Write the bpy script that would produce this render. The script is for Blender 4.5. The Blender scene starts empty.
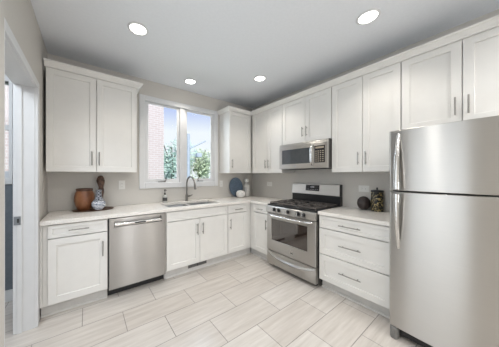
import bpy, bmesh, math, random
from mathutils import Vector, Matrix
random.seed(7)
PI = math.pi
S = bpy.context.scene
COL = S.collection

# ------------------------------------------------------------------ camera
cam_d = bpy.data.cameras.new('camera')
cam = bpy.data.objects.new('camera', cam_d); COL.objects.link(cam)
cam.location = (-2.829, -3.088, 1.335)
cam.rotation_euler = (PI/2, 0, -math.radians(36.154))
cam_d.sensor_fit = 'HORIZONTAL'; cam_d.sensor_width = 36.0
cam_d.lens = 196.24/499*36
cam_d.shift_x = (249.5-230.6)/499
cam_d.shift_y = (175.24-173.5)/499
cam_d.clip_start = 0.05
S.camera = cam

# ------------------------------------------------------------------ view
S.view_settings.view_transform = 'Standard'
S.view_settings.look = 'None'
S.view_settings.gamma = 1.0
S.view_settings.use_curve_mapping = False
S.view_settings.exposure = -0.12

# ------------------------------------------------------------------ sky
W = bpy.data.worlds.new('sky'); S.world = W; W.use_nodes = True
nt = W.node_tree; nt.nodes.clear()
out = nt.nodes.new('ShaderNodeOutputWorld'); bg = nt.nodes.new('ShaderNodeBackground')
tc = nt.nodes.new('ShaderNodeTexCoord'); sep = nt.nodes.new('ShaderNodeSeparateXYZ')
ramp = nt.nodes.new('ShaderNodeValToRGB')
nt.links.new(tc.outputs['Generated'], sep.inputs[0]); nt.links.new(sep.outputs[2], ramp.inputs[0])
ramp.color_ramp.elements[0].position = 0.21; ramp.color_ramp.elements[0].color = (0.92, 0.95, 1.0, 1)
ramp.color_ramp.elements[1].position = 0.38; ramp.color_ramp.elements[1].color = (0.25, 0.38, 0.86, 1)
nt.links.new(ramp.outputs[0], bg.inputs[0]); bg.inputs[1].default_value = 1.15
nt.links.new(bg.outputs[0], out.inputs[0])

# ------------------------------------------------------------------ sun, window daylight and added fill lights
def light(name, kind, loc, rot, energy, color=(1, 1, 1), size=None, size_y=None):
    d = bpy.data.lights.new(name, kind); d.energy = energy; d.color = color
    if kind == 'AREA':
        d.shape = 'RECTANGLE'; d.size = size; d.size_y = size_y or size
    o = bpy.data.objects.new(name, d); COL.objects.link(o); o.location = loc; o.rotation_euler = rot
    return o
sun = light('sun', 'SUN', (0, -6, 12), (math.radians(42), 0, math.radians(-14)), 5.4, (1.0, 0.95, 0.88))
sun.data.angle = math.radians(1.0)
# daylight through the kitchen window
light('window_daylight', 'AREA', (-1.55, 1.1, 2.35), (math.radians(-90+27), 0, 0), 85, (0.76, 0.88, 1.0), 2.4, 2.0)
# added unseen fill: broad rear panel, two narrow strips for streaks in steel
light('rear_fill', 'AREA', (-1.6, -6.3, 1.4), (math.radians(90), 0, 0), 19, (0.95, 0.975, 1.0), 3.0, 2.6)
light('rear_streak_fill', 'AREA', (-1.62, -6.25, 1.35), (math.radians(90), 0, 0), 22, (0.97, 0.98, 1.0), .26, 2.2)
light('rear_streak_fill', 'AREA', (-.86, -6.25, 1.35), (math.radians(90), 0, 0), 15, (1.0, 0.97, .93), .20, 2.2)
# added cool fill panel on the left wall, gives the refrigerator its bright band
light('side_fill', 'AREA', (-3.17, -2.32, 1.12), (math.radians(90), 0, math.radians(-90)), 14, (0.80, 0.90, 1.0), 1.15, 2.05)
# added unseen fill spots; the first completes the downlight grid
for (x_, y_) in ((-2.43, -2.4), (-2.43, -3.75), (-1.6, -3.9), (-.8, -3.75)):
    l_ = light('rear_fill_spot', 'SPOT', (x_, y_, 2.72), (0, 0, 0), 50 if y_ < -3 else 26, (1.0, .985, .96))
    l_.data.spot_size = math.radians(150); l_.data.spot_blend = .6; l_.data.shadow_soft_size = .07
# added ceiling fill panel brightening the room beyond the doorway
light('hall_fill', 'AREA', (-4.1, -1.7, 2.6), (math.radians(28), 0, 0), 36, (0.86, 0.93, 1.0), 0.9, 0.9)

# ------------------------------------------------------------------ materials
def mat(name, col=(.8, .8, .8), rough=.5, metal=0.0, spec=None, build=None):
    m = bpy.data.materials.new(name); m.use_nodes = True
    n = m.node_tree; b = n.nodes['Principled BSDF']
    b.inputs['Base Color'].default_value = (*col, 1); b.inputs['Roughness'].default_value = rough
    b.inputs['Metallic'].default_value = metal
    if spec is not None: b.inputs['Specular IOR Level'].default_value = spec
    if build: build(n, b)
    return m
def tex_coord(n, scale=(1, 1, 1)):
    t = n.nodes.new('ShaderNodeNewGeometry'); mp = n.nodes.new('ShaderNodeMapping')
    mp.inputs['Scale'].default_value = scale
    n.links.new(t.outputs['Position'], mp.inputs[0]); return mp.outputs[0]
def noise(n, vec, scale, detail=3, rough=.55):
    t = n.nodes.new('ShaderNodeTexNoise'); t.inputs['Scale'].default_value = scale
    t.inputs['Detail'].default_value = detail; t.inputs['Roughness'].default_value = rough
    n.links.new(vec, t.inputs['Vector']); return t.outputs['Fac']
def cramp(n, fac, stops):
    r = n.nodes.new('ShaderNodeValToRGB'); e = r.color_ramp.elements
    while len(e) < len(stops): e.new(.5)
    for k, (p, c) in enumerate(stops): e[k].position = p; e[k].color = (*c, 1)
    n.links.new(fac, r.inputs[0]); return r.outputs[0]
def bump(n, b, fac, strength, dist=.002):
    t = n.nodes.new('ShaderNodeBump'); t.inputs['Strength'].default_value = strength
    t.inputs['Distance'].default_value = dist
    n.links.new(fac, t.inputs['Height']); n.links.new(t.outputs[0], b.inputs['Normal'])
def vary(c0, c1, scale, sc=(1, 1, 1), bmp=0, lo=.35, hi=.65, detail=3):
    def f(n, b):
        v = noise(n, tex_coord(n, sc), scale, detail)
        n.links.new(cramp(n, v, [(lo, c0), (hi, c1)]), b.inputs['Base Color'])
        if bmp: bump(n, b, v, bmp)
    return f
def brushed(c, r0, r1, sc):
    def f(n, b):
        v = noise(n, tex_coord(n, sc), 1.0, 2)
        mr = n.nodes.new('ShaderNodeMapRange'); mr.inputs['To Min'].default_value = r0; mr.inputs['To Max'].default_value = r1
        n.links.new(v, mr.inputs['Value']); n.links.new(mr.outputs[0], b.inputs['Roughness'])
        n.links.new(cramp(n, v, [(.3, tuple(x*.96 for x in c)), (.7, c)]), b.inputs['Base Color'])
        b.inputs['Anisotropic'].default_value = .97; b.inputs['Anisotropic Rotation'].default_value = .25
        t = n.nodes.new('ShaderNodeTangent'); t.direction_type = 'RADIAL'; t.axis = 'Z'
        n.links.new(t.outputs[0], b.inputs['Tangent'])
    return f

M = {}
M['wall'] = mat('greige_paint', rough=.85, build=vary((.59, .565, .525), (.61, .585, .545), 60, bmp=.05))
M['rear_dark'] = mat('rear_wall_darkened', rough=.85, build=vary((.20, .18, .165), (.215, .195, .18), 60))  # unseen rear wall, darkened to dim its reflection in the dishwasher
M['ceil'] = mat('ceiling_paint', rough=.9, build=vary((.79, .815, .85), (.81, .835, .87), 40, bmp=.04))
M['cab'] = mat('cabinet_lacquer', (.80, .785, .755), .38, build=vary((.755, .74, .708), (.775, .76, .728), 8))
M['trim'] = mat('white_trim_paint', rough=.4, build=vary((.69, .695, .70), (.71, .715, .72), 10))
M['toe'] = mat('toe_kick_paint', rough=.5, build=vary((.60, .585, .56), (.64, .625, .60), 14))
M['hall_wall'] = mat('hall_paint', rough=.8, build=vary((.62, .64, .67), (.64, .66, .69), 30))
M['hall_dark'] = mat('slate_blue_paint', rough=.7, build=vary((.13, .155, .18), (.15, .175, .20), 30))
M['nickel'] = mat('brushed_nickel', (.52, .50, .47), .32, 1.0, build=vary((.33, .315, .295), (.38, .365, .34), 200))
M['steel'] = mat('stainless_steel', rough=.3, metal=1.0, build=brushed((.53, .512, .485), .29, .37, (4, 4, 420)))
M['faucet'] = mat('dark_brushed_nickel', rough=.3, metal=1.0, build=vary((.20, .19, .175), (.24, .23, .215), 120))
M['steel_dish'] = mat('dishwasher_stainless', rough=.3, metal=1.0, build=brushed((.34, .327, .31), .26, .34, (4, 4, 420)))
M['steel_lit'] = mat('lit_stainless_steel', rough=.3, metal=.5, build=brushed((.80, .785, .76), .26, .34, (4, 4, 420)))  # steel copy lightened to stand in for light reflected on the back panel
M['steel_dk'] = mat('satin_sink_steel', rough=.35, metal=1.0, build=brushed((.36, .37, .38), .30, .42, (90, 6, 6)))
M['chrome'] = mat('polished_steel', rough=.24, metal=1.0, build=vary((.64, .63, .61), (.68, .67, .65), 50))
M['black'] = mat('black_enamel', rough=.3, build=vary((.012, .012, .013), (.02, .02, .021), 60))
M['iron'] = mat('cast_iron', rough=.55, build=vary((.07, .062, .056), (.12, .105, .095), 150, bmp=.2))
M['blackglass'] = mat('dark_oven_glass', rough=.06, spec=.8, build=vary((.022, .013, .009), (.028, .017, .012), 20)); M['blackglass'].node_tree.nodes['Principled BSDF'].inputs['IOR'].default_value = 1.8
M['door_glass'] = mat('microwave_door_glass', rough=.1, build=vary((.035, .042, .048), (.045, .052, .058), 20)); M['door_glass'].node_tree.nodes['Principled BSDF'].inputs['IOR'].default_value = 1.75
M['display'] = mat('display_glass', rough=.12, build=vary((.02, .02, .022), (.03, .03, .033), 30))
M['grey_pl'] = mat('grey_plastic', rough=.5, build=vary((.17, .165, .155), (.20, .195, .185), 50))
M['side_grey'] = mat('appliance_side_enamel', rough=.5, build=vary((.055, .052, .05), (.07, .066, .063), 80))
M['button'] = mat('button_print', rough=.5, build=vary((.35, .29, .22), (.42, .36, .28), 90))
M['plate'] = mat('white_plastic', rough=.45, build=vary((.74, .73, .70), (.77, .76, .73), 30))
M['slot'] = mat('dark_slot', rough=.6, build=vary((.05, .05, .05), (.07, .07, .07), 30))
M['marking'] = mat('grey_marking', rough=.5, build=vary((.42, .42, .44), (.48, .48, .5), 60))

def quartz(n, b):
    p = tex_coord(n); v = noise(n, p, 170, 2); w = noise(n, p, 14, 4)
    a = cramp(n, v, [(.34, (.64, .58, .52)), (.46, (.82, .79, .745)), (.66, (.87, .845, .81))])
    mx = n.nodes.new('ShaderNodeMixRGB'); mx.blend_type = 'MULTIPLY'; mx.inputs[0].default_value = .35
    n.links.new(a, mx.inputs[1]); n.links.new(cramp(n, w, [(.3, (.88, .85, .82)), (.7, (1, 1, 1))]), mx.inputs[2])
    n.links.new(mx.outputs[0], b.inputs['Base Color'])
M['quartz'] = mat('speckled_quartz', rough=.22, build=quartz)

TL, TW = .6305, .2985        # tile pitch along and across
def tiles(n, b):
    g = n.nodes.new('ShaderNodeNewGeometry'); mp = n.nodes.new('ShaderNodeMapping')
    # a row line at y = -0.915, joints of the even rows at x = -2.235
    mp.inputs['Location'].default_value = (2.55 + 4*TL, .915 + 40*TW, 0)
    n.links.new(g.outputs['Position'], mp.inputs[0])
    br = n.nodes.new('ShaderNodeTexBrick')
    br.offset = .5; br.offset_frequency = 2; br.squash = 1
    br.inputs['Scale'].default_value = 1; br.inputs['Mortar Size'].default_value = .0032
    br.inputs['Mortar Smooth'].default_value = .2; br.inputs['Bias'].default_value = 0
    br.inputs['Brick Width'].default_value = TL; br.inputs['Row Height'].default_value = TW
    br.inputs['Color1'].default_value = (.575, .53, .485, 1); br.inputs['Color2'].default_value = (.655, .62, .58, 1)
    br.inputs['Mortar'].default_value = (.27, .25, .23, 1)
    n.links.new(mp.outputs[0], br.inputs['Vector'])
    st = noise(n, tex_coord(n, (2.2, 26, 1)), 1.0, 5, .6)
    mx = n.nodes.new('ShaderNodeMixRGB'); mx.blend_type = 'MULTIPLY'; mx.inputs[0].default_value = 1
    n.links.new(br.outputs['Color'], mx.inputs[1])
    n.links.new(cramp(n, st, [(.28, (.84, .82, .80)), (.68, (1.06, 1.06, 1.06))]), mx.inputs[2])
    n.links.new(mx.outputs[0], b.inputs['Base Color'])
    inv = n.nodes.new('ShaderNodeMath'); inv.operation = 'SUBTRACT'; inv.inputs[0].default_value = 1
    n.links.new(br.outputs['Fac'], inv.inputs[1]); bump(n, b, inv.outputs[0], .5, .002)
    mr = n.nodes.new('ShaderNodeMapRange'); mr.inputs['To Min'].default_value = .24; mr.inputs['To Max'].default_value = .75
    n.links.new(br.outputs['Fac'], mr.inputs['Value']); n.links.new(mr.outputs[0], b.inputs['Roughness'])
M['tile'] = mat('porcelain_plank_tile', rough=.25, build=tiles)

def glassy(n, b):
    o = n.nodes['Material Output']; t = n.nodes.new('ShaderNodeBsdfTransparent'); g = n.nodes.new('ShaderNodeBsdfGlossy')
    t.inputs[0].default_value = (.96, .98, .98, 1); g.inputs['Roughness'].default_value = .02
    fr = n.nodes.new('ShaderNodeFresnel'); fr.inputs[0].default_value = 1.16
    mx = n.nodes.new('ShaderNodeMixShader')
    n.links.new(fr.outputs[0], mx.inputs[0]); n.links.new(t.outputs[0], mx.inputs[1]); n.links.new(g.outputs[0], mx.inputs[2])
    n.links.new(mx.outputs[0], o.inputs['Surface'])
M['glass'] = mat('window_glass', build=glassy)
def emis(col, st):
    def f(n, b):
        b.inputs['Emission Color'].default_value = (*col, 1); b.inputs['Emission Strength'].default_value = st
    return f
M['lamp'] = mat('lit_diffuser', (.9, .9, .9), .5, build=emis((1, .97, .92), 6))

# ------------------------------------------------------------------ mesh helpers
class MB:
    """collects shapes into one bmesh; optional map turns wall coordinates (u, depth, z) into the room"""
    def __init__(s, f=None): s.bm = bmesh.new(); s.f = f or (lambda u, d, z: (u, d, z))
    def v(s, *p): return s.bm.verts.new(s.f(*p))
    def box(s, a, b, c, d, e, g):
        """u0 u1 d0 d1 z0 z1"""
        q = [s.v(x, y, z) for z in (e, g) for (x, y) in ((a, c), (b, c), (b, d), (a, d))]
        for i in ((0, 3, 2, 1), (4, 5, 6, 7), (0, 1, 5, 4), (1, 2, 6, 5), (2, 3, 7, 6), (3, 0, 4, 7)):
            s.bm.faces.new([q[k] for k in i])
        return s
    def rings(s, rings, cap=True, closed=False):
        R = [[s.v(*p) for p in r] for r in rings]
        n = len(R[0]); m = len(R)
        for i in range(m if closed else m-1):
            A, B = R[i], R[(i+1) % m]
            for k in range(n): s.bm.faces.new((A[k], A[(k+1) % n], B[(k+1) % n], B[k]))
        if cap and not closed:
            s.bm.faces.new(R[0][::-1]); s.bm.faces.new(R[-1])
        return s
    def shaker(s, u0, u1, z0, z1, d0, d1, st=.06, dep=.011):
        """framed panel: slab d0..d1 with a recessed centre"""
        def r(e, d): return [(u0+e, d, z0+e), (u1-e, d, z0+e), (u1-e, d, z1-e), (u0+e, d, z1-e)]
        s.rings([r(0, d0), r(0, d1-.0015), r(.0015, d1), r(st, d1), r(st+.003, d1-dep), r(st+.015, d1-dep)])
        return s
    def tube(s, pts, r, n=10, closed=False):
        pts = [Vector(p) for p in pts]; m = len(pts); rs = r if isinstance(r, (list, tuple)) else [r]*m
        rings = []; up = None
        for i, p in enumerate(pts):
            if closed: t = pts[(i+1) % m]-pts[i-1]
            else: t = pts[min(i+1, m-1)]-pts[max(i-1, 0)]
            t.normalize()
            if up is None: up = Vector((0, 0, 1)) if abs(t.z) < .9 else Vector((1, 0, 0))
            a = (up - t*up.dot(t)).normalized(); b = t.cross(a); up = a
            rings.append([tuple(p + a*rs[i]*math.cos(2*PI*k/n) + b*rs[i]*math.sin(2*PI*k/n)) for k in range(n)])
        return s.rings(rings, closed=closed)
    def lathe(s, prof, c, n=28, sx=1, sy=1, wob=None):
        """profile of (radius, z) about a vertical axis at c"""
        rings = []
        for (r, z) in prof:
            rings.append([(c[0]+sx*r*math.cos(2*PI*k/n)*(wob(k/n, z) if wob else 1), c[1]+sy*r*math.sin(2*PI*k/n)*(wob(k/n, z) if wob else 1), c[2]+z) for k in range(n)])
        return s.rings(rings)
    def disc(s, c, axis, r, h, n=20):
        a = Vector(axis).normalized(); t = a.orthogonal().normalized(); b = a.cross(t); c = Vector(c)
        return s.rings([[tuple(c+a*q+t*r*math.cos(2*PI*k/n)+b*r*math.sin(2*PI*k/n)) for k in range(n)] for q in (0, h)])
    def slab(s, xs, ys, hole, z0, z1):
        """flat slab on a grid with missing cells"""
        V = {}
        def g(i, j, z):
            k = (i, j, z)
            if k not in V: V[k] = s.v(xs[i], ys[j], z)
            return V[k]
        full = {(i, j) for i in range(len(xs)-1) for j in range(len(ys)-1) if not hole(.5*(xs[i]+xs[i+1]), .5*(ys[j]+ys[j+1]))}
        for (i, j) in full:
            for z in (z0, z1): s.bm.faces.new((g(i, j, z), g(i+1, j, z), g(i+1, j+1, z), g(i, j+1, z)))
            for (di, dj, e) in ((-1, 0, ((i, j), (i, j+1))), (1, 0, ((i+1, j), (i+1, j+1))), (0, -1, ((i, j), (i+1, j))), (0, 1, ((i, j+1), (i+1, j+1)))):
                if (i+di, j+dj) not in full:
                    (p, q) = e; s.bm.faces.new((g(*p, z0), g(*q, z0), g(*q, z1), g(*p, z1)))
        return s
    def build(s, name, m, parent=None, bevel=0, smooth=False, seg=2):
        bm = s.bm; bmesh.ops.recalc_face_normals(bm, faces=bm.faces)
        co = [v.co for v in bm.verts]
        lo = Vector([min(c[i] for c in co) for i in range(3)]); hi = Vector([max(c[i] for c in co) for i in range(3)])
        root = parent
        while root is not None and root.parent is not None: root = root.parent
        org = root.location.copy() if root is not None else Vector(((lo.x+hi.x)/2, (lo.y+hi.y)/2, lo.z))
        for v in bm.verts: v.co -= org
        me = bpy.data.meshes.new(name); bm.to_mesh(me); bm.free()
        me.materials.append(m)
        o = bpy.data.objects.new(name, me); COL.objects.link(o)
        if parent is not None: o.parent = parent
        else: o.location = org
        if smooth:
            for p in me.polygons: p.use_smooth = True
            try: me.set_sharp_from_angle(angle=math.radians(38))
            except Exception: pass
        if bevel:
            b = o.modifiers.new('bevel', 'BEVEL'); b.width = bevel; b.segments = seg; b.limit_method = 'ANGLE'
        return o
def BK(u, d, z): return (u, -d, z)            # back wall: u runs along x, d out of the wall
def RT(u, d, z): return (-d, -u, z)           # right wall: u runs from the corner towards the viewer
def tag(o, label=None, cat=None, group=None, kind=None):
    for k, v in (('label', label), ('category', cat), ('group', group), ('kind', kind)):
        if v: o[k] = v
    return o
def thing(name, loc, label, cat, group=None):
    o = bpy.data.objects.new(name, None); COL.objects.link(o); o.location = loc; o.empty_display_size = .05
    return tag(o, label, cat, group)
def struct(name, mb, m, parent=None, bevel=0):
    o = mb.build(name, m, parent, bevel)
    if parent is None: o['kind'] = 'structure'
    return o
def pull(f, door, u, d, z, length, vertical, r=.0055):
    """bar pull: rod on two posts"""
    h = length/2; mb = MB(f)
    P = (lambda t, dd: (u, dd, z+t)) if vertical else (lambda t, dd: (u+t, dd, z))
    mb.tube([P(-h, d+.03), P(h, d+.03)], r, 8)
    for t in (-h*.68, h*.68): mb.tube([P(t, d-.001), P(t, d+.03)], r*.85, 8)
    return mb.build('handle', M['nickel'], door, smooth=True)
def carcass(f, parent, u0, u1, d, z0, z1, m, top=True, back=True, stiles=()):
    """cabinet box of panels, open at the front, with a face frame"""
    t = .018; mb = MB(f); b0 = .003
    mb.box(u0, u0+t, b0, d, z0, z1).box(u1-t, u1, b0, d, z0, z1)
    mb.box(u0+t, u1-t, b0, d, z0, z0+t)
    if top: mb.box(u0+t, u1-t, b0, d, z1-t, z1)
    if back: mb.box(u0+t, u1-t, b0, b0+.006, z0+t, z1-t)
    for (a, b, c, e) in stiles: mb.box(a, b, d-.018, d-.0005, c, e)
    return mb.build('carcass', m, parent)

# ------------------------------------------------------------------ room shell
XL, YR, H = -3.2, -6.4, 2.75
struct('floor', MB().box(-5.2, .12, YR, .12, -.1, 0), M['tile'])
struct('ceiling', MB().box(-5.2, .12, YR, .12, H, H+.12), M['ceil'])
WX0, WX1, WZ0, WZ1 = -2.165, -.935, 1.195, 2.46       # rough opening of the window
struct('wall_back', MB().slab([-3.26, WX0, WX1, .12], [0, WZ0, WZ1, H], lambda x, z: WX0 < x < WX1 and WZ0 < z < WZ1, 0, .12), M['wall'])
wb = bpy.data.objects['wall_back']
for v in wb.data.vertices:                           # stand the slab up: grid y is height
    p = v.co + wb.location; v.co = Vector((p.x, p.z, p.y)) - Vector((-1.57, .06, 0))
wb.location = (-1.57, .06, 0)
wb.data.flip_normals()
struct('wall_right', MB().box(0, .12, YR, -.0005, 0, H), M['wall'])
DY0, DY1, DZ = -1.545, -.695, 2.10                   # doorway in the left wall
mb = MB().box(XL-.125, XL, DY1+.02, -.0005, 0, H).box(XL-.125, XL, YR, DY0-.012, 0, H).box(XL-.125, XL, DY0-.012, DY1+.02, DZ+.02, H)
mb.box(XL, XL+.0200, YR, DY0-.0125, 0, H)
struct('wall_left', mb, M['wall'])
struct('wall_rear', MB().box(XL, 0, YR-.12, YR, 0, H), M['rear_dark'])
# doorway: jamb and casing
dr = thing('door_1', (XL, DY1, 0), None, None); dr['kind'] = 'structure'

j = MB().box(XL-.13, XL+.002, DY1, DY1+.0195, 0, DZ+.0195)
j.box(XL-.13, XL+.002, DY0-.0115, DY0, 0, DZ+.0195).box(XL-.13, XL+.002, DY0, DY1, DZ, DZ+.0195)
j.box(XL-.105, XL-.075, DY1-.011, DY1, 0, DZ).box(XL-.105, XL-.075, DY0, DY0+.004, 0, DZ)
j.build('jamb', M['trim'], dr, .002)
k = MB().box(XL+.0005, XL+.021, DY1+.004, DY1+.074, 0, DZ+.066)
k.box(XL+.0005, XL+.021, DY0-.012, DY0-.004, 0, DZ+.066).box(XL+.0005, XL+.021, DY0-.004, DY1+.004, DZ+.004, DZ+.066)
k.build('casing', M['trim'], dr, .003)
st = MB().box(XL-.122, XL-.082, DY1-.0135, DY1-.0112, .918, .988).build('strike_plate', M['steel_dk'], dr)
MB().box(XL-.104, XL-.090, DY1-.0145, DY1-.0130, .936, .970).build('latch_hole', M['slot'], st)

# room beyond the doorway
HX = -3.502
hw = [-5.2, -4.35, HX, XL-.125]
MBh = MB().slab(hw, [0, 1.25, 1.37, 2.33, H], lambda x, z: -4.35 < x < HX and 1.37 < z < 2.33, 0, .12)
struct('wall_hall', MBh, M['hall_wall'])
o = bpy.data.objects['wall_hall']; base = o.location.copy()
for v in o.data.vertices:
    p = v.co + base; v.co = Vector((p.x, p.z, p.y)) - Vector((-4.2, .06, 0))
o.location = (-4.2, .06, 0); o.data.flip_normals()
struct('wall_hall_side', MB().box(-5.32, -5.2, -4.0, .12, 0, H), M['hall_wall'])
struct('wall_hall_rear', MB().box(-5.2, XL-.125, -4.0, -3.9, 0, H), M['hall_wall'])
struct('trim_wainscot', MB().box(-5.19, XL-.13, -.02, -.001, .12, 1.235), M['hall_dark'])
struct('baseboard_hall', MB().box(-5.19, XL-.13, -.032, -.001, 0, .118), M['trim'])
w2 = thing('window_2', (-3.93, 0, 1.29), None, None); w2['kind'] = 'structure'
f2 = MB().box(HX, HX+.028, -.02, .06, 1.31, 2.40).box(-4.43, -4.35, -.02, .06, 1.31, 2.40).box(-4.35, HX, -.02, .06, 2.33, 2.40)
f2.box(-4.43, HX+.028, -.035, .06, 1.24, 1.31).box(-4.35, HX, .02, .06, 1.31, 1.38).box(-4.35, HX, .02, .06, 1.82, 1.875)
f2.build('window_frame', M['trim'], w2, .002)
MB().box(-4.35, HX, .035, .039, 1.38, 1.82).box(-4.35, HX, .035, .039, 1.875, 2.33).build('pane', M['glass'], w2)

# ------------------------------------------------------------------ kitchen window
w1 = thing('window_1', (-1.55, 0, 1.14), None, None); w1['kind'] = 'structure'
c = MB(BK)
CX0, CX1, CZ0, CZ1 = -2.222, -.876, 1.138, 2.515
for (a, b_, z0, z1) in ((CX0, CX0+.078, CZ0, CZ1), (CX1-.078, CX1, CZ0, CZ1), (CX0+.078, CX1-.078, CZ1-.078, CZ1), (CX0+.078, CX1-.078, CZ0, CZ0+.085)):
    c.rings([[(a, .001, z0), (b_, .001, z0), (b_, .001, z1), (a, .001, z1)], [(a, .018, z0), (b_, .018, z0), (b_, .018, z1), (a, .018, z1)], [(a+.006, .022, z0+.006), (b_-.006, .022, z0+.006), (b_-.006, .022, z1-.006), (a+.006, .022, z1-.006)]])
c.build('casing', M['trim'], w1)
fr = MB(BK)
fr.box(WX0, WX0+.03, -.10, .0005, WZ0, WZ1).box(WX1-.03, WX1, -.10, .0005, WZ0, WZ1).box(WX0+.03, WX1-.03, -.10, .0005, WZ1-.025, WZ1).box(WX0+.03, WX1-.03, -.10, .0005, WZ0, WZ0+.03)
fr.box(-1.602, -1.518, -.10, .006, WZ0+.03, WZ1-.025)
fr.build('window_frame', M['trim'], w1, .002)
for (a, b_) in ((WX0+.031, -1.603), (-1.517, WX1-.031)):
    z0, z1 = WZ0+.031, WZ1-.026; s_ = MB(BK); t = .047
    s_.slab([a, a+t, b_-t, b_], [z0, z0+t+.005, z1-t*.6, z1], lambda x, z: a+t < x < b_-t and z0+t+.005 < z < z1-t*.6, 0, 1)
    for v in s_.bm.verts:   # grid given as (u, z): rebuild in wall space
        u, zz, dd = v.co.x, -v.co.y, v.co.z
        v.co = Vector((u, .030-.015*dd, zz))
    sash = s_.build('sash', M['trim'], w1, .003)
    MB(BK).box(a+t-.004, b_-t+.004, -.027, -.023, z0+t, z1-t*.6+.004).build('pane', M['glass'], sash)
    # crank operator: cover, arm and knob
    cu = (-1.895 if a < -1.6 else -1.240)
    sg = 1 if a < -1.6 else -1
    cr = MB(BK).box(cu-.055, cu+.055, .0008, .022, WZ0+.034, WZ0+.045)
    cr.tube([(cu+sg*.03, .016, WZ0+.044), (cu+sg*.055, .034, WZ0+.060), (cu+sg*.052, .040, WZ0+.085), (cu+sg*.032, .044, WZ0+.108)], .006, 8)
    cr.build('crank', M['faucet'], w1, smooth=True)
MB(BK).box(-1.578, -1.566, .006, .02, 1.40, 1.47).build('sash_lock', M['trim'], w1, .002)

# ------------------------------------------------------------------ crown trim
def crown(name, f, path):
    """sweeps the crown section along a list of (plan x, plan y, normal x, normal y) stations"""
    prof = [(0, 2.458), (.018, 2.458), (.022, 2.468), (.030, 2.474), (.052, 2.498), (.062, 2.502), (.062, 2.516), (0, 2.516)]
    mb = MB(); mb.rings([[(x+nx*o_, y+ny*o_, z) for (o_, z) in prof] for (x, y, nx, ny) in path])
    return struct(name, mb, M['cab'])
crown('trim_1', None, [(-3.184, -.326, 0, -1), (-2.309, -.326, 1, -1), (-2.309, -.001, 1, 0)])
crown('trim_2', None, [(-.835, -.001, -1, 0), (-.835, -.326, -1, -1), (-.326, -.326, -1, -1), (-.326, -3.35, -1, 0)])

# ------------------------------------------------------------------ upper cabinets
def upper(f, u0, u1, z0, loc, label, doors, pulls, d=.305, fill=(), name='wall_cabinet'):
    t = thing(name, loc, label, 'cabinet', 'white wall cabinets')
    carcass(f, t, u0, u1, d, z0, 2.4575, M['cab'], stiles=fill)
    for i, (a, b_) in enumerate(doors):
        dz0 = z0+.002
        do = MB(f).shaker(a, b_, dz0, 2.4560, d+.001, d+.021).build('door', M['cab'], t)
        hu, hz0, hz1 = pulls[i]
        pull(f, do, hu, d+.021, (hz0+hz1)/2, hz1-hz0, True)
    return t
upper(BK, -3.177, -2.310, 1.372, (-2.743, 0, 1.372), 'white two-door wall cabinet on the back wall left of the window, above the brown pot',
      [(-3.174, -2.744), (-2.739, -2.312)], [(-2.785, 1.447, 1.605), (-2.715, 1.447, 1.605)])
upper(BK, -.835, -.3055, 1.372, (-.58, 0, 1.372), 'white single-door wall cabinet on the back wall right of the window, in the corner',
      [(-.832, -.352)], [(-.786, 1.459, 1.615)], fill=[(-.3515, -.306, 1.374, 2.456)])
upper(RT, .3270, 1.050, 1.372, (0, -.69, 1.372), 'white two-door wall cabinet on the right wall between the corner and the microwave',
      [(.372, .734), (.739, 1.047)], [(.703, 1.455, 1.60), (.770, 1.455, 1.60)], fill=[(.3275, .3715, 1.374, 2.456)])
upper(RT, 1.053, 1.831, 1.805, (0, -1.44, 1.805), 'short white two-door wall cabinet directly above the microwave',
      [(1.056, 1.455), (1.460, 1.828)], [(1.425, 1.885, 2.025), (1.490, 1.885, 2.025)])
upper(RT, 1.834, 2.514, 1.372, (0, -2.17, 1.372), 'tall white two-door wall cabinet between the microwave and the refrigerator',
      [(1.837, 2.175), (2.180, 2.512)], [(2.140, 1.455, 1.60), (2.214, 1.455, 1.60)])
upper(RT, 2.517, 3.300, 1.765, (0, -2.9, 1.765), 'short white two-door wall cabinet above the refrigerator',
      [(2.520, 2.905), (2.910, 3.297)], [(2.871, 1.835, 1.985), (2.943, 1.835, 1.985)])

# ------------------------------------------------------------------ base cabinets
BZ = .8745
def base(f, u0, u1, loc, label, fronts, fill=(), top=True, toe=None, corner=False):
    """fronts: (kind, u0, u1, z0, z1, handle) with handle = (u, z, length, vertical) or None"""
    t = thing('base_cabinet', loc, label, 'cabinet', 'white base cabinets')
    carcass(f, t, u0, u1, .608, .115, BZ, M['cab'], top=top, stiles=fill)
    a, b_ = toe or (u0, u1)
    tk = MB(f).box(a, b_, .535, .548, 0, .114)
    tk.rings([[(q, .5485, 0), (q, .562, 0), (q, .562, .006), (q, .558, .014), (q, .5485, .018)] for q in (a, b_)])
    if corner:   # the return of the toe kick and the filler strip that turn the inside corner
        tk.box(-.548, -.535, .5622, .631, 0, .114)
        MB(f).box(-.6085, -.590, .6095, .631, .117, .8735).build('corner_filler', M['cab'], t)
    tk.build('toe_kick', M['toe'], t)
    for (kind, a, b_, z0, z1, hd) in fronts:
        p = MB(f).shaker(a, b_, z0, z1, .609, .630, .034 if z1-z0 < .2 else .062, .008 if z1-z0 < .2 else .011).build(kind, M['cab'], t)
        if hd: pull(f, p, hd[0], .630, hd[1], hd[2], hd[3])
    return t
base(BK, -3.180, -2.652, (-2.916, 0, 0), 'white base cabinet with one drawer left of the dishwasher, by the doorway',
     [('drawer', -3.124, -2.658, .744, .866, (-2.893, .808, .16, False)), ('door', -3.124, -2.658, .130, .736, (-2.697, .574, .155, True))], fill=[(-3.16, -3.1245, .12, .87)])
sc = base(BK, -2.032, -1.086, (-1.56, 0, 0), 'wide white two-door base cabinet under the sink',
     [('false_front', -2.026, -1.090, .744, .866, None), ('door', -2.026, -1.563, .130, .736, (-1.605, .598, .155, True)), ('door', -1.558, -1.090, .130, .736, (-1.522, .598, .155, True))], top=False)
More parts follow.
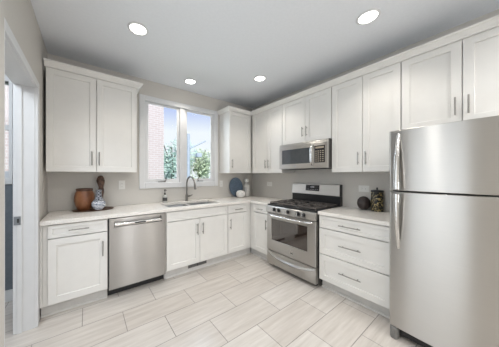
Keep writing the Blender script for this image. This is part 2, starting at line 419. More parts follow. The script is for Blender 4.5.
vg = MB(BK).box(-1.704, -1.413, .5485, .553, .045, .094).build('vent_grille', M['grey_pl'], sc)
vs = MB(BK)
for q in range(14): vs.box(-1.694+q*.0197, -1.684+q*.0197, .5532, .5545, .052, .087)
vs.box(-1.565, -1.553, .5532, .556, .046, .093)
vs.build('louver', M['slot'], vg)
base(BK, -1.083, -.632, (-.865, 0, 0), 'narrow white base cabinet right of the sink with a drawer over a door',
     [('drawer', -1.078, -.702, .744, .866, (-.885, .795, .15, False)), ('door', -1.078, -.702, .130, .736, (-1.045, .585, .16, True))], fill=[(-.70, -.6095, .117, .8735)], toe=(-1.083, -.548), corner=True)
base(RT, .6325, 1.046, (0, -.84, 0), 'narrow white base cabinet left of the range on the right wall',
     [('drawer', .700, 1.042, .744, .866, (.870, .80, .13, False)), ('door', .700, 1.042, .130, .736, (1.008, .585, .15, True))], fill=[(.633, .698, .117, .8735)], toe=(.6325, 1.046))
base(RT, 1.836, 2.536, (0, -2.19, 0), 'white three-drawer base cabinet between the range and the refrigerator',
     [('drawer', 1.842, 2.530, .728, .866, (2.175, .793, .21, False)), ('drawer', 1.842, 2.530, .428, .720, (2.178, .575, .21, False)), ('drawer', 1.842, 2.530, .125, .420, (2.178, .283, .21, False))])

# ------------------------------------------------------------------ countertops
SX0, SX1, SY0, SY1 = -1.965, -1.150, -.535, -.120
ct = MB().slab([-3.176, SX0, SX1, -.648, -.003], [-1.048, -.648, SY0, SY1, -.003],
               lambda x, y: (SX0 < x < SX1 and SY0 < y < SY1) or (x < -.648 and y < -.648), .876, .914)
tag(ct.build('countertop', M['quartz'], None, .003), 'long L-shaped pale speckled countertop holding the sink and running into the corner', 'countertop')
ct = MB().box(-.648, -.003, -2.538, -1.832, .876, .914)
tag(ct.build('countertop', M['quartz'], None, .003), 'short pale speckled countertop between the range and the refrigerator', 'countertop')

# ------------------------------------------------------------------ sink and faucet
sk = thing('kitchen_sink', (-1.525, -.32, .68), 'double-bowl stainless undermount sink below the window', 'sink')
def bowl(x0, x1, y0, y1):
    mb = MB(); zt = .8755; zb = .69; t = .004
    def rr(e, z, r=.05):
        pts = []
        for (cx_, cy_, a0) in ((x1-e-r, y1-e-r, 0), (x0+e+r, y1-e-r, 90), (x0+e+r, y0+e+r, 180), (x1-e-r, y0+e+r, 270)):
            for q in range(6):
                a = math.radians(a0+18*q); pts.append((cx_+r*math.cos(a), cy_+r*math.sin(a), z))
        return pts
    mb.rings([rr(-.012, zt-.004), rr(-.012, zt), rr(.0, zt), rr(.006, zt-.01), rr(.012, zb+.03), rr(.035, zb+.004), rr(.1, zb)], cap=False)
    f = mb.bm.faces.new([v for v in mb.bm.verts][-24:])
    mb.rings([rr(-.010, zt-.0045), rr(.0045, zt-.012), rr(.008, zb+.03), rr(.03, zb), rr(.1, zb-.004)], cap=False)
    b = mb.build('bowl', M['steel_dk'], sk, smooth=True)
    MB().lathe([(.001, 0), (.04, 0), (.045, .003), (.03, .004), (.001, .002)], ((x0+x1)/2, (y0+y1)/2, zb), 20).build('drain', M['chrome'], b, smooth=True)
bowl(SX0+.001, -1.590, SY0+.001, SY1-.001)
bowl(-1.535, SX1-.001, SY0+.001, SY1-.001)
MB().box(-1.5895, -1.5355, SY0+.002, SY1-.002, .858, .874).build('divider', M['steel_lit'], sk, .006)
fc = thing('kitchen_faucet', (-1.515, -.075, .914), 'brushed nickel gooseneck faucet behind the sink', 'faucet')
FX, FY, FZ = -1.515, -.075, .9142
MB().lathe([(.028, 0), (.028, .006), (.021, .012), (.020, .10), (.016, .112)], (FX, FY, FZ), 20).build('faucet_body', M['faucet'], fc, smooth=True)
pts = [(FX, FY, FZ+.105), (FX, FY, FZ+.18), (FX, FY, FZ+.272)]
R_ = .125
for q in range(1, 13):
    a = PI*q/12*.90
    pts.append((FX+.02*(1-math.cos(a))*.5, FY-R_+R_*math.cos(a), FZ+.272+R_*math.sin(a)))
e = pts[-1]; pts.append((e[0], e[1]-.008, e[2]-.02))
MB().tube(pts, .0125, 12).build('spout', M['faucet'], fc, smooth=True)
e = pts[-1]
MB().tube([(e[0], e[1], e[2]+.002), (e[0], e[1]-.011, e[2]-.03), (e[0], e[1]-.028, e[2]-.085)], [.015, .018, .017], 14).build('spray_head', M['faucet'], fc, smooth=True)
MB().tube([(FX+.018, FY, FZ+.075), (FX+.045, FY, FZ+.078), (FX+.066, FY-.004, FZ+.084), (FX+.095, FY-.010, FZ+.098)], [.014, .014, .010, .008], 10).build('lever_handle', M['faucet'], fc, smooth=True)

# ------------------------------------------------------------------ dishwasher
dw = thing('dishwasher', (-2.34, 0, 0), 'stainless steel dishwasher under the counter left of the sink', 'dishwasher')
MB(BK).box(-2.646, -2.038, .02, .585, .1, .872).build('body', M['side_grey'], dw)
MB(BK).box(-2.646, -2.038, .5, .53, .0, .098).build('toe_kick', M['black'], dw)
dp = MB(BK)
dp.box(-2.642, -2.042, .586, .640, .105, .772)
dp.box(-2.642, -2.042, .586, .640, .838, .868)
dp.box(-2.642, -2.592, .586, .640, .772, .838).box(-2.092, -2.042, .586, .640, .772, .838)
dp.box(-2.592, -2.092, .586, .600, .772, .838)
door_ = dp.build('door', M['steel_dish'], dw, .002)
h = MB(BK)
h.rings([[(u, d_, z) for (d_, z) in ((.602, .795), (.636, .779), (.655, .782), (.66, .80), (.652, .816), (.640, .818), (.606, .81))] for u in (-2.588, -2.46, -2.22, -2.096)])
h.build('handle', M['chrome'], door_, .003)
MB(BK).box(-2.395, -2.275, .6475, .6635, .792, .806).build('control_strip', M['display'], door_, .001)

# ------------------------------------------------------------------ range
Y0, Y1 = 1.056, 1.825
rg = thing('gas_range', (-.34, -1.44, 0), 'stainless steel gas range with black grates on the right wall', 'range')
body = MB(RT).box(Y0+.004, Y1-.004, .03, .618, .045, .785).box(Y0+.004, Y1-.004, .03, .64, .785, .893)
body.build('body', M['side_grey'], rg)
for (u, d_) in ((Y0+.05, .58), (Y1-.05, .58), (Y0+.05, .08), (Y1-.05, .08)):
    MB().disc(RT(u, d_, 0), (0, 0, 1), .018, .0445, 12).build('foot', M['black'], rg)
ck = MB(RT).box(Y0, Y1, .085, .665, .894, .907)
for q in ((Y0, Y0+.014, .085, .665), (Y1-.014, Y1, .085, .665), (Y0+.014, Y1-.014, .645, .665)): ck.box(*q, .907, .915)
ck.build('cooktop', M['black'], rg, .003)
# control panel with slightly sloped face
cp = MB(RT).rings([[(u, d_, z) for (d_, z) in ((.641, .798), (.688, .798), (.694, .81), (.684, .880), (.672, .893), (.641, .893))] for u in (Y0, Y1)])
cpo = cp.build('control_panel', M['steel'], rg, .002)
for u in (1.205, 1.285, 1.440, 1.595, 1.672):
    kn = MB().disc(RT(u, .6895, .848), (-1, 0, .14), .026, .006, 18); kn.disc(RT(u, .695, .849), (-1, 0, .14), .0215, .026, 18)
    kn = kn.build('knob', M['black'], cpo, .002, smooth=False)
    MB(RT).box(u-.0085, u+.0085, .7215, .731, .829, .876).build('knob_grip', M['chrome'], kn, .002)
# oven door
od = MB(RT)
od.slab([Y0+.002, Y0+.085, Y1-.112, Y1-.002], [.250, .405, .712, .788], lambda u, z: Y0+.085 < u < Y1-.112 and .405 < z < .712, 0, 1)
for v in od.bm.verts:
    u, zz, dd = -v.co.y, v.co.z, 0
for v in list(od.bm.verts):
    # RT mapped (u, z, k) to (-z, -u, k); restore as wall coordinates
    u, zz, kk = -v.co.y, -v.co.x, v.co.z
    v.co = Vector(RT(u, .620+.055*kk, zz))
odo = od.build('oven_door', M['steel'], rg, .003)
gl = MB(RT).box(Y0+.083, Y1-.110, .640, .668, .403, .714).build('oven_window', M['blackglass'], odo)
def bow_bar(f, u0, u1, z, d0, bow, drop, rz, rd, n=14):
    """flattened bowed bar across a door"""
    rings = []
    for q in range(n+1):
        t = q/n; u = u0+(u1-u0)*t; k_ = 1-(2*t-1)**2
        dd = d0+bow*min(1, k_*2.2)**.7; zz = z-drop*k_
        rings.append([(u, dd+rd*math.cos(2*PI*w/10), zz+rz*math.sin(2*PI*w/10)) for w in range(10)])
    return MB(f).rings(rings)
bow_bar(RT, Y0+.02, Y1-.04, .768, .672, .045, .012, .014, .012).build('handle', M['chrome'], odo, smooth=True)
MB(RT).box(1.462, 1.515, .6752, .679, .300, .345).build('badge', M['chrome'], odo, .003)
MB(RT).box(1.470, 1.507, .6792, .680, .310, .322).build('badge_letters', M['slot'], bpy.data.objects['badge'])
# storage drawer with a smile-shaped grip
dr_ = MB(RT)
rings = []
n = 20
for q in range(n+1):
    t = q/n; u = Y0+.002+(Y1-Y0-.004)*t; k_ = (1-(2*t-1)**2)
    zs = .218-.055*k_; b_ = .026*min(1, k_*1.6)
    rings.append([(u, d_, z) for (d_, z) in ((.620, .052), (.672, .052), (.674, zs-.035), (.676+b_*.8, zs-.012), (.677+b_, zs), (.674+b_*.5, zs+.010), (.674, zs+.014), (.674, .240), (.620, .240))])
dr_.rings(rings).build('drawer', M['steel'], rg, smooth=True)
# backguard
bgd = MB(RT).box(Y0, Y1, .010, .070, .894, 1.045).build('backguard', M['black'], rg, .002)
bp = MB(RT).rings([[(u, d_, z) for (d_, z) in ((.010, 1.046), (.074, 1.046), (.078, 1.055), (.062, 1.195), (.050, 1.208), (.010, 1.208))] for u in (Y0, Y1-.012)])
bpo = bp.build('back_panel', M['steel_lit'], bgd, .002)
MB(RT).box(Y1-.0115, Y1, .010, .072, 1.046, 1.204).build('end_cap', M['black'], bgd, .002)
dsp = MB(RT).rings([[(u, d_, z) for (d_, z) in ((.060, 1.100), (.0765, 1.100), (.0665, 1.188), (.055, 1.188))] for u in (1.305, 1.525)]).build('display', M['display'], bpo)
mk = MB(RT)
for q in range(7): mk.box(1.32+q*.029, 1.335+q*.029, .074, .0775, 1.118, 1.123)
mk.box(1.385, 1.445, .071, .0745, 1.150, 1.166)
mk.build('marking', M['marking'], dsp)
# burners and grates
for (u, d_, r_) in ((1.21, .51, .045), (1.21, .22, .036), (1.44, .365, .05), (1.67, .51, .05), (1.67, .22, .036)):
    MB().lathe([(r_*1.35, 0), (r_*1.35, .006), (r_, .008), (r_, .016), (r_*.9, .02), (.001, .02)], RT(u, d_, .9072), 20).build('burner', M['iron'], rg, smooth=True)
for (a, b_) in ((Y0+.022, 1.315), (1.319, 1.563), (1.567, Y1-.022)):
    g = MB(RT); zt = .945; w = .007; m_ = (a+b_)/2
    for u in (a+w, b_-w): g.box(u-w, u+w, .105, .635, zt-.014, zt)
    for d_ in (.112, .37, .628): g.box(a+2*w, b_-2*w, d_-w, d_+w, zt-.014, zt)
    for d_ in (.235, .505):
        g.box(a+2*w, m_-.03, d_-w*.8, d_+w*.8, zt-.014, zt+.002).box(m_+.03, b_-2*w, d_-w*.8, d_+w*.8, zt-.014, zt+.002)
    for (d0, d1) in ((.12, .20), (.27, .362), (.378, .47), (.54, .62)): g.box(m_-w*.8, m_+w*.8, d0, d1, zt-.014, zt+.002)
    for u in (a+w, b_-w):
        for d_ in (.115, .37, .625): g.box(u-w*.9, u+w*.9, d_-w*.9, d_+w*.9, .9155 if False else .9075, zt-.014)
    g.build('grate', M['iron'], rg, .002)

# ------------------------------------------------------------------ microwave
mw = thing('microwave', (-.2, -1.44, 1.425), 'stainless steel microwave mounted over the range', 'microwave')
MY0, MY1 = 1.064, 1.824
MB(RT).box(MY0, MY1, .004, .372, 1.428, 1.802).build('body', M['side_grey'], mw)
MB(RT).box(MY0+.05, MY1-.05, .06, .34, 1.4235, 1.4275).build('bottom_vent', M['slot'], mw)
tv = MB(RT).rings([[(u, d_, z) for (d_, z) in ((.373, 1.752), (.408, 1.752), (.402, 1.792), (.392, 1.800), (.373, 1.800))] for u in (MY0, MY1)]).build('top_grille', M['steel'], mw, .002)
md = MB(RT).slab([MY0, MY0+.05, 1.592, 1.640], [1.430, 1.500, 1.712, 1.750], lambda u, z: MY0+.05 < u < 1.592 and 1.50 < z < 1.712, 0, 1)
for v in list(md.bm.verts):
    u, zz, kk = -v.co.y, -v.co.x, v.co.z
    v.co = Vector(RT(u, .373+.036*kk, zz))
mdo = md.build('door', M['steel'], mw, .002)
MB(RT).box(MY0+.048, 1.594, .382, .404, 1.498, 1.714).build('window', M['door_glass'], mdo)
hb = MB(RT); n = 14; rings = []
for q in range(n+1):
    t = q/n; z = 1.462+(1.742-1.462)*t; k_ = 1-(2*t-1)**2; dd = .412+.034*min(1, k_*2)**.8
    rings.append([(1.620+.014*math.cos(2*PI*w/10), dd+.009*math.sin(2*PI*w/10), z) for w in range(10)])
hb.rings(rings).build('handle', M['chrome'], mdo, smooth=True)
MB(RT).box(1.330, 1.368, .4092, .411, 1.458, 1.474).build('badge', M['marking'], mdo)
cp = MB(RT).box(1.642, MY1, .373, .409, 1.430, 1.750).build('control_panel', M['steel'], mw, .002)
kp = MB(RT).box(1.650, 1.792, .4092, .4105, 1.500, 1.722).build('keypad', M['display'], cp)
bt = MB(RT)
for i in range(4):
    for q in range(6): bt.box(1.664+i*.031, 1.682+i*.031, .4106, .4118, 1.514+q*.026, 1.526+q*.026)
bt.box(1.664, 1.778, .4106, .4118, 1.684, 1.708)
bt.build('buttons', M['button'], kp)

# ------------------------------------------------------------------ refrigerator
rf = thing('refrigerator', (-.4, -2.93, 0), 'large stainless steel top-freezer refrigerator at the right edge', 'refrigerator')
FU0, FU1 = 2.546, 3.300
MB(RT).box(FU0+.004, FU1-.004, .03, .715, .055, 1.692).build('body', M['side_grey'], rf)
def fdoor(z0, z1):
    mb = MB(RT); n = 24; rings = []
    prof = [(FU0, .722)]
    for q in range(5):
        a = PI/2*q/4; prof.append((FU0+.018*(1-math.cos(a)), .782+.018*math.sin(a)))
    for q in range(1, n):
        t = q/n; u = FU0+.018+(FU1-FU0-.036)*t; prof.append((u, .800+.022*(1-(2*t-1)**2)))
    for q in range(5):
        a = PI/2*(1-q/4); prof.append((FU1-.018*(1-math.cos(a)), .782+.018*math.sin(a)))
    prof.append((FU1, .722))
    return mb.rings([[(u, d_, z) for (u, d_) in prof] for z in (z0, z1)])
d1 = fdoor(1.212, 1.698).build('freezer_door', M['steel'], rf, .003, smooth=True)
d2 = fdoor(.100, 1.200).build('fridge_door', M['steel'], rf, .003, smooth=True)
def fhandle(z0, z1, flip, door):
    n = 18; rings = []
    for q in range(n+1):
        t = q/n; k_ = t if flip else 1-t           # k_ = 1 at the split between the doors
        z = z0+(z1-z0)*t
        dd = .800+.062*(1-(1-k_)**2.2)
        wd = .013+.006*k_
        rings.append([(2.608+wd*math.cos(2*PI*w/10), dd+.011*math.sin(2*PI*w/10), z) for w in range(10)])
    MB(RT).rings(rings).build('handle', M['chrome'], door, smooth=True)
fhandle(1.225, 1.672, False, d1)
fhandle(.745, 1.188, True, d2)
MB(RT).box(FU0+.06, FU1-.06, .70, .745, .018, .092).build('base_grille', M['black'], rf)
for u in (FU0+.005, FU1-.060):
    MB(RT).rings([[(a, d_, z) for (a, d_) in ((u, .66), (u+.05, .66), (u+.056, .79), (u+.045, .812), (u+.012, .812), (u-.001, .79))] for z in (0, .095)]).build('foot', M['grey_pl'], rf, .008)
MB(RT).box(FU1-.09, FU1-.01, .70, .79, 1.700, 1.718).build('hinge_cover', M['grey_pl'], rf, .004)

# ------------------------------------------------------------------ ceiling lights
def downlight(x, y, label):
    t = thing('recessed_light', (x, y, H-.012), label, 'light', 'recessed ceiling lights')
    MB().rings([[(x+r*math.cos(2*PI*k/32), y+r*math.sin(2*PI*k/32), z) for k in range(32)] for (r, z) in ((.092, H-.0005), (.092, H-.004), (.084, H-.010), (.074, H-.010), (.070, H-.003), (.070, H-.0005))], closed=True).build('trim_ring', M['trim'], t, smooth=True)
    MB().disc((x, y, H-.006), (0, 0, 1), .0695, .004, 32).build('diffuser', M['lamp'], t)
    d = bpy.data.lights.new('downlight_beam', 'SPOT'); d.energy = 24; d.color = (1.0, .94, .86); d.spot_size = math.radians(118); d.spot_blend = .6; d.shadow_soft_size = .07
    o = bpy.data.objects.new('downlight_beam', d); COL.objects.link(o); o.parent = t; o.location = (0, 0, -.02)
    return t
downlight(-2.432, -1.03, 'round recessed ceiling light above the dishwasher, leftmost of the lights')
downlight(-1.575, -.345, 'round recessed ceiling light just in front of the window, the one nearest the back wall')
downlight(-.795, -1.03, 'round recessed ceiling light in front of the microwave cabinet')
downlight(-.805, -2.397, 'round recessed ceiling light near the refrigerator, rightmost of the lights')

# ------------------------------------------------------------------ outlets
def outlet(f, u, z, w, h, label, rocker=False):
    t = thing('wall_outlet', f(u, 0, z-h/2), label, 'outlet', 'white outlet plates above the counter')
    MB(f).box(u-w/2, u+w/2, .0005, .006, z-h/2, z+h/2).build('cover_plate', M['plate'], t, .002)
    m = MB(f)
    if w > h: m.box(u-.035, u+.035, .0062, .008, z-.017, z+.017)
    else: m.box(u-.017, u+.017, .0062, .008, z-.035, z+.035)
    soc = m.build('receptacle', M['plate'], t, .001)
    for q in (-.019, .019):
        for e_ in (-.006, .006):
            s_ = MB(f)
            if w > h: s_.box(u+q-.004, u+q+.004, .0081, .0084, z+e_-.001, z+e_+.001)
            else: s_.box(u+e_-.001, u+e_+.001, .0081, .0084, z+q-.004, z+q+.004)
            s_.build('slot', M['slot'], soc)
outlet(BK, -2.442, 1.20, .078, .122, 'white outlet plate on the back wall left of the window, beside the vases')
outlet(BK, -2.700, 1.18, .075, .120, 'white outlet plate mostly hidden behind the dark carved figure')
outlet(BK, -.797, 1.175, .072, .118, 'white outlet plate between the window and the blue platter')
outlet(RT, .487, 1.168, .125, .082, 'white outlet plate lying sideways on the right wall near the corner')
outlet(RT, 2.078, 1.165, .118, .080, 'white outlet plate lying sideways above the dark round vase')

# ------------------------------------------------------------------ things on the counter
CT = .9145
def streak(c0, c1, c2, sc, scale):
    def f(n, b):
        v = noise(n, tex_coord(n, sc), scale, 4)
        n.links.new(cramp(n, v, [(.3, c0), (.5, c1), (.7, c2)]), b.inputs['Base Color']); bump(n, b, v, .15)
    return f
M['walnut'] = mat('dark_walnut', rough=.45, build=streak((.05, .022, .012), (.09, .042, .022), (.14, .07, .04), (3, 30, 30), 1.5))
M['terracotta'] = mat('glazed_brown_clay', rough=.38, build=streak((.10, .034, .013), (.22, .085, .035), (.36, .17, .08), (1, 1, .5), 9))
M['darkrim'] = mat('dark_clay_rim', rough=.5, build=vary((.055, .022, .012), (.09, .04, .022), 30))
M['carved'] = mat('carved_dark_wood', rough=.6, build=streak((.03, .015, .010), (.085, .045, .03), (.16, .09, .06), (1, 1, 1), 34))
tr = MB().lathe([(.001, 0), (.17, 0), (.205, .004), (.21, .011), (.195, .012), (.18, .008), (.001, .008)], (-2.762, -.172, CT), 40, 1.0, .72)
tag(tr.build('serving_tray', M['walnut'], None, smooth=True), 'dark oval wooden tray under the brown pot and the blue and white vase', 'tray')
pot = thing('clay_pot', (-2.855, -.165, CT+.0085), 'rounded orange-brown clay pot on the dark tray left of the dishwasher', 'pot')
MB().lathe([(.001, 0), (.056, 0), (.072, .018), (.091, .062), (.100, .115), (.100, .155), (.093, .195), (.080, .225)], (-2.855, -.165, CT+.0085), 32).build('pot_body', M['terracotta'], pot, smooth=True)
MB().lathe([(.078, .2255), (.083, .238), (.084, .250), (.078, .254), (.070, .250), (.068, .23), (.001, .2265)], (-2.855, -.165, CT+.0085), 32).build('rim', M['darkrim'], pot, smooth=True)
def bluewhite(n, b):
    p = tex_coord(n, (1, 1, 1)); v = n.nodes.new('ShaderNodeTexWave'); v.wave_type = 'BANDS'; v.bands_direction = 'Z'
    v.inputs['Scale'].default_value = 18; v.inputs['Distortion'].default_value = 6; v.inputs['Detail'].default_value = 3; v.inputs['Detail Scale'].default_value = 4
    n.links.new(p, v.inputs['Vector'])
    n.links.new(cramp(n, v.outputs['Fac'], [(.25, (.10, .13, .20)), (.5, (.42, .46, .54)), (.75, (.72, .73, .75))]), b.inputs['Base Color'])
def checker(n, b):
    g = n.nodes.new('ShaderNodeNewGeometry'); c_ = n.nodes.new('ShaderNodeTexChecker'); c_.inputs['Scale'].default_value = 52
    c_.inputs['Color1'].default_value = (.03, .035, .05, 1); c_.inputs['Color2'].default_value = (.30, .31, .34, 1)
    n.links.new(g.outputs['Position'], c_.inputs['Vector']); n.links.new(c_.outputs['Color'], b.inputs['Base Color'])
M['bluewhite'] = mat('blue_white_glaze', rough=.25, build=bluewhite)
M['neckcheck'] = mat('dark_checked_glaze', rough=.3, build=checker)
vs = thing('bottle_vase', (-2.718, -.268, CT+.0085), 'small blue and white bottle-shaped vase in front of the brown pot', 'vase')
MB().lathe([(.001, 0), (.034, 0), (.038, .006), (.060, .030), (.073, .062), (.070, .088), (.060, .104)], (-2.718, -.268, CT+.0085), 28).build('vase_body', M['bluewhite'], vs, smooth=True)
MB().lathe([(.0595, .1045), (.047, .122), (.037, .145), (.030, .180), (.029, .215), (.034, .236), (.031, .238), (.022, .21), (.001, .205)], (-2.718, -.268, CT+.0085), 24).build('neck', M['neckcheck'], vs, smooth=True)
def wob(a, z): return 1+.10*math.sin(a*2*PI*3+z*30)+.05*math.sin(a*2*PI*7-z*60)
cf = MB().lathe([(.001, 0), (.040, 0), (.043, .02), (.034, .06), (.030, .11), (.036, .16), (.041, .20), (.036, .24), (.029, .262), (.034, .285), (.046, .315), (.050, .345), (.046, .375), (.032, .40), (.012, .412), (.001, .413)], (-2.690, -.105, CT+.0045), 30, .84, .72, wob)
tag(cf.build('carved_figure', M['carved'], None, smooth=True), 'tall dark carved wooden figure behind the blue and white vase', 'figurine')

sb = thing('soap_dispenser', (-1.868, -.068, CT), 'clear soap bottle with a black pump behind the sink', 'soap dispenser')
M['soap'] = mat('clear_soap_bottle', rough=.15, build=vary((.42, .42, .40), (.50, .50, .48), 20))
MB().lathe([(.001, 0), (.032, 0), (.034, .006), (.034, .095), (.026, .115), (.013, .124), (.001, .124)], (-1.868, -.068, CT), 20).build('bottle', M['soap'], sb, smooth=True)
MB().lathe([(.0345, .030), (.0348, .030), (.0348, .080), (.0345, .080)], (-1.868, -.068, CT), 20).build('label_band', M['slot'], sb, smooth=True)
pm = MB().lathe([(.013, .1245), (.014, .145), (.006, .150), (.006, .185), (.012, .190), (.012, .202), (.001, .203)], (-1.868, -.068, CT), 14)
pm.tube([(-1.868, -.068, CT+.195), (-1.862, -.105, CT+.192), (-1.861, -.112, CT+.183)], .005, 8)
pm.build('pump', M['black'], sb, smooth=True)

M['blueglaze'] = mat('slate_blue_glaze', rough=.4, build=streak((.10, .145, .205), (.13, .18, .245), (.165, .22, .295), (1, 1, 3), 22))
# oval platter leaning on the back wall
pl = MB(); n = 40
c0 = Vector((-.466, -.030, CT+.188)); tilt = math.radians(7); ax = Vector((1, 0, 0)); uz = Vector((0, math.sin(tilt), math.cos(tilt))); nn = Vector((0, -math.cos(tilt), math.sin(tilt)))
pl.rings([[tuple(c0+ax*(a*s_)*math.cos(2*PI*k/n)+uz*(b_*s_)*math.sin(2*PI*k/n)+nn*h_) for k in range(n)] for (a, b_, s_, h_) in ((.166, .188, .02, -.004), (.166, .188, .75, -.004), (.166, .188, 1, .010), (.166, .188, 1, .014), (.166, .188, .8, .003), (.166, .188, .74, .0), (.166, .188, .02, .0))])
tag(pl.build('platter', M['blueglaze'], None, smooth=True), 'slate blue oval platter leaning on the back wall in the corner', 'platter')
def speck(n, b):
    v = n.nodes.new('ShaderNodeTexVoronoi'); v.inputs['Scale'].default_value = 42; n.links.new(tex_coord(n), v.inputs['Vector'])
    n.links.new(cramp(n, v.outputs['Distance'], [(.12, (.32, .30, .27)), (.28, (.86, .845, .81))]), b.inputs['Base Color'])
M['speck'] = mat('white_speckled_ceramic', rough=.5, build=speck)
M['stone'] = mat('pale_stoneware', rough=.5, build=streak((.44, .42, .39), (.55, .53, .50), (.66, .64, .61), (1, 1, 4), 16))
rb = MB().lathe([(.001, 0), (.045, 0), (.075, .022), (.088, .060), (.082, .098), (.055, .126), (.022, .134), (.016, .128), (.001, .126)], (-.468, -.180, CT), 28)
tag(rb.build('round_vase', M['speck'], None, smooth=True), 'small round white speckled vase in front of the blue platter', 'vase')
bt = thing('stoneware_bottle', (-.272, -.130, CT), 'tall pale grey bottle with a stopper in the counter corner', 'bottle')
MB().lathe([(.001, 0), (.062, 0), (.067, .006), (.067, .215), (.060, .240), (.036, .258), (.030, .268), (.030, .285)], (-.272, -.130, CT), 28).build('bottle_body', M['stone'], bt, smooth=True)
MB().lathe([(.0295, .2855), (.040, .290), (.042, .325), (.036, .348), (.001, .352)], (-.272, -.130, CT), 20).build('stopper', M['speck'], bt, smooth=True)

M['umber'] = mat('dark_umber_ceramic', rough=.42, build=streak((.030, .021, .019), (.045, .032, .029), (.065, .047, .042), (1, 1, 1), 14))
rv = MB().lathe([(.001, 0), (.030, 0), (.052, .018), (.068, .055), (.071, .085), (.064, .118), (.044, .146), (.022, .158), (.014, .160), (.012, .152), (.001, .150)], (-.085, -2.106, CT), 30)
tag(rv.build('round_vase', M['umber'], None, smooth=True), 'dark brown round vase left of the black canister on the short counter', 'vase')
def goldpat(n, b):
    p = tex_coord(n, (1, 1, 1)); v = n.nodes.new('ShaderNodeTexWave'); v.wave_type = 'BANDS'; v.bands_direction = 'DIAGONAL'
    v.inputs['Scale'].default_value = 11; v.inputs['Distortion'].default_value = 9; v.inputs['Detail'].default_value = 2; v.inputs['Detail Scale'].default_value = 3
    n.links.new(p, v.inputs['Vector'])
    n.links.new(cramp(n, v.outputs['Fac'], [(.88, (.012, .010, .009)), (.94, (.20, .13, .04)), (.985, (.70, .55, .24))]), b.inputs['Base Color'])
M['goldpat'] = mat('black_gold_pattern', rough=.35, build=goldpat)
cn = thing('canister', (-.078, -2.242, CT), 'black lidded canister with a gold pattern beside the refrigerator', 'canister')
MB().lathe([(.001, 0), (.058, 0), (.060, .004), (.060, .218), (.057, .222)], (-.078, -2.242, CT), 32).build('canister_body', M['goldpat'], cn, smooth=True)
MB().lathe([(.0575, .2225), (.063, .225), (.063, .240), (.056, .245), (.010, .250), (.007, .258), (.010, .268), (.007, .276), (.001, .277)], (-.078, -2.242, CT), 32).build('lid', M['black'], cn, smooth=True)

# ------------------------------------------------------------------ outdoors
def bricks(n, b):
    g = n.nodes.new('ShaderNodeNewGeometry'); s_ = n.nodes.new('ShaderNodeSeparateXYZ'); c_ = n.nodes.new('ShaderNodeCombineXYZ')
    n.links.new(g.outputs['Position'], s_.inputs[0])
    ad = n.nodes.new('ShaderNodeMath'); ad.operation = 'ADD'; n.links.new(s_.outputs[0], ad.inputs[0]); n.links.new(s_.outputs[1], ad.inputs[1])
    n.links.new(ad.outputs[0], c_.inputs[0]); n.links.new(s_.outputs[2], c_.inputs[1])
    br = n.nodes.new('ShaderNodeTexBrick'); br.inputs['Scale'].default_value = 1; br.inputs['Brick Width'].default_value = .24; br.inputs['Row Height'].default_value = .085
    br.inputs['Mortar Size'].default_value = .010
    br.inputs['Color1'].default_value = (.58, .49, .48, 1); br.inputs['Color2'].default_value = (.54, .45, .44, 1); br.inputs['Mortar'].default_value = (.66, .63, .63, 1)
    n.links.new(c_.outputs[0], br.inputs['Vector']); n.links.new(br.outputs['Color'], b.inputs['Base Color'])
M['brick'] = mat('pale_brick', rough=.9, build=bricks)
M['roof'] = mat('grey_roof_felt', rough=.9, build=vary((.25, .25, .26), (.3, .3, .31), 5))
M['leaf'] = mat('leaf_green', rough=.6, build=vary((.48, .60, .42), (.76, .83, .64), 3))
M['leaf2'] = mat('leaf_bluish_green', rough=.6, build=vary((.42, .60, .54), (.70, .85, .77), 3))
M['bark'] = mat('bark', rough=.9, build=vary((.10, .08, .06), (.17, .14, .11), 20, bmp=.3))
M['pole'] = mat('galvanised_pole', rough=.6, build=vary((.40, .47, .57), (.47, .54, .64), 10))
M['grass'] = mat('lawn', rough=.95, build=vary((.14, .22, .07), (.22, .30, .11), 4))
struct('ground', MB().box(-20, 25, .14, 40, -.6, -.5), M['grass'])
bd = thing('brick_building', (-5.5, 8, -.5), 'pale pink brick building seen through the left sash of the window', 'building')
MB().box(-10, -.30, 5.0, 10.5, -.5, 8.0).build('brick_wall', M['brick'], bd)
MB().box(-10.15, -.2, 4.9, 10.6, 8.0, 8.3).build('roof', M['roof'], bd)
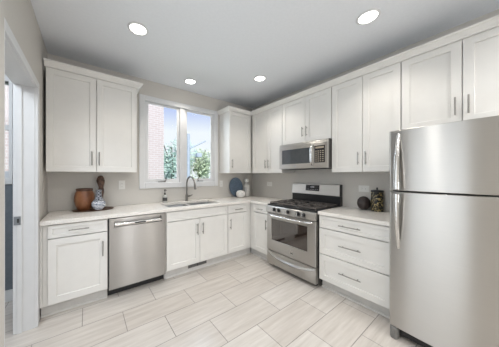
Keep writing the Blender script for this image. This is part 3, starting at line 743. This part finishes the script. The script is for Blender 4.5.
def tree(x, y, h, r, rz, m, label, n=4200, leaf=.075):
    t = thing('tree', (x, y, -.5), label, 'tree', 'trees outside the window')
    tk = MB(); tk.tube([(x, y, -.5), (x+.05, y, h*.4), (x-.03, y, h*.8)], [.12, .09, .05], 8)
    for q in range(5):
        a = q*1.256; tk.tube([(x, y, h*.35+.15*q), (x+r*.55*math.cos(a), y+r*.55*math.sin(a), h*.6+.25*q)], [.05, .02], 6)
    tk.build('trunk', M['bark'], t, smooth=True)
    mb = MB(); cz = h-rz
    blobs = [(random.uniform(-.6, .6)*r, random.uniform(-.6, .6)*r, random.uniform(-.65, .65)*rz, random.uniform(.3, .5)) for _ in range(16)]
    for _ in range(n):
        bx, by, bz, br = random.choice(blobs)
        d_ = Vector((random.gauss(0, 1), random.gauss(0, 1), random.gauss(0, 1))).normalized()*random.uniform(.6, 1)
        c_ = Vector((x+bx+d_.x*br*r, y+by+d_.y*br*r, cz+bz+d_.z*br*rz))
        a_ = Vector((random.gauss(0, 1), random.gauss(0, 1), random.gauss(0, 1))).normalized(); b__ = a_.orthogonal().normalized()
        l_ = leaf*random.uniform(.7, 1.3)
        q = [mb.bm.verts.new(c_+a_*l_), mb.bm.verts.new(c_+b__*l_*.5), mb.bm.verts.new(c_-a_*l_), mb.bm.verts.new(c_-b__*l_*.5)]
        mb.bm.faces.new(q)
    mb.build('foliage', m, t)
    return t
tree(1.05, 7.9, 3.7, 1.3, 2.1, M['leaf2'], 'bluish green tree beside the brick building outside the window')
tree(3.1, 8.6, 3.25, 1.15, 1.85, M['leaf'], 'yellow-green tree outside behind the utility pole')
pl = thing('utility_pole', (.86, 5.2, -.5), 'grey pole with a slanting arm outside the right sash', 'pole')
MB().tube([(.86, 5.2, -.5), (.86, 5.2, 3.2)], [.085, .07], 10).build('pole_shaft', M['pole'], pl, smooth=True)
MB().tube([(.62, 5.2, 2.35), (1.05, 5.2, 2.62), (1.75, 5.2, 2.98)], .035, 8).build('pole_arm', M['pole'], pl, smooth=True)
MB().box(1.25, 1.5, 5.1, 5.3, 2.18, 2.36).build('lamp_head', M['pole'], pl, .02)
MB().tube([(.9, 5.2, 2.27), (1.26, 5.2, 2.27)], .015, 6).build('lamp_bracket', M['pole'], pl)
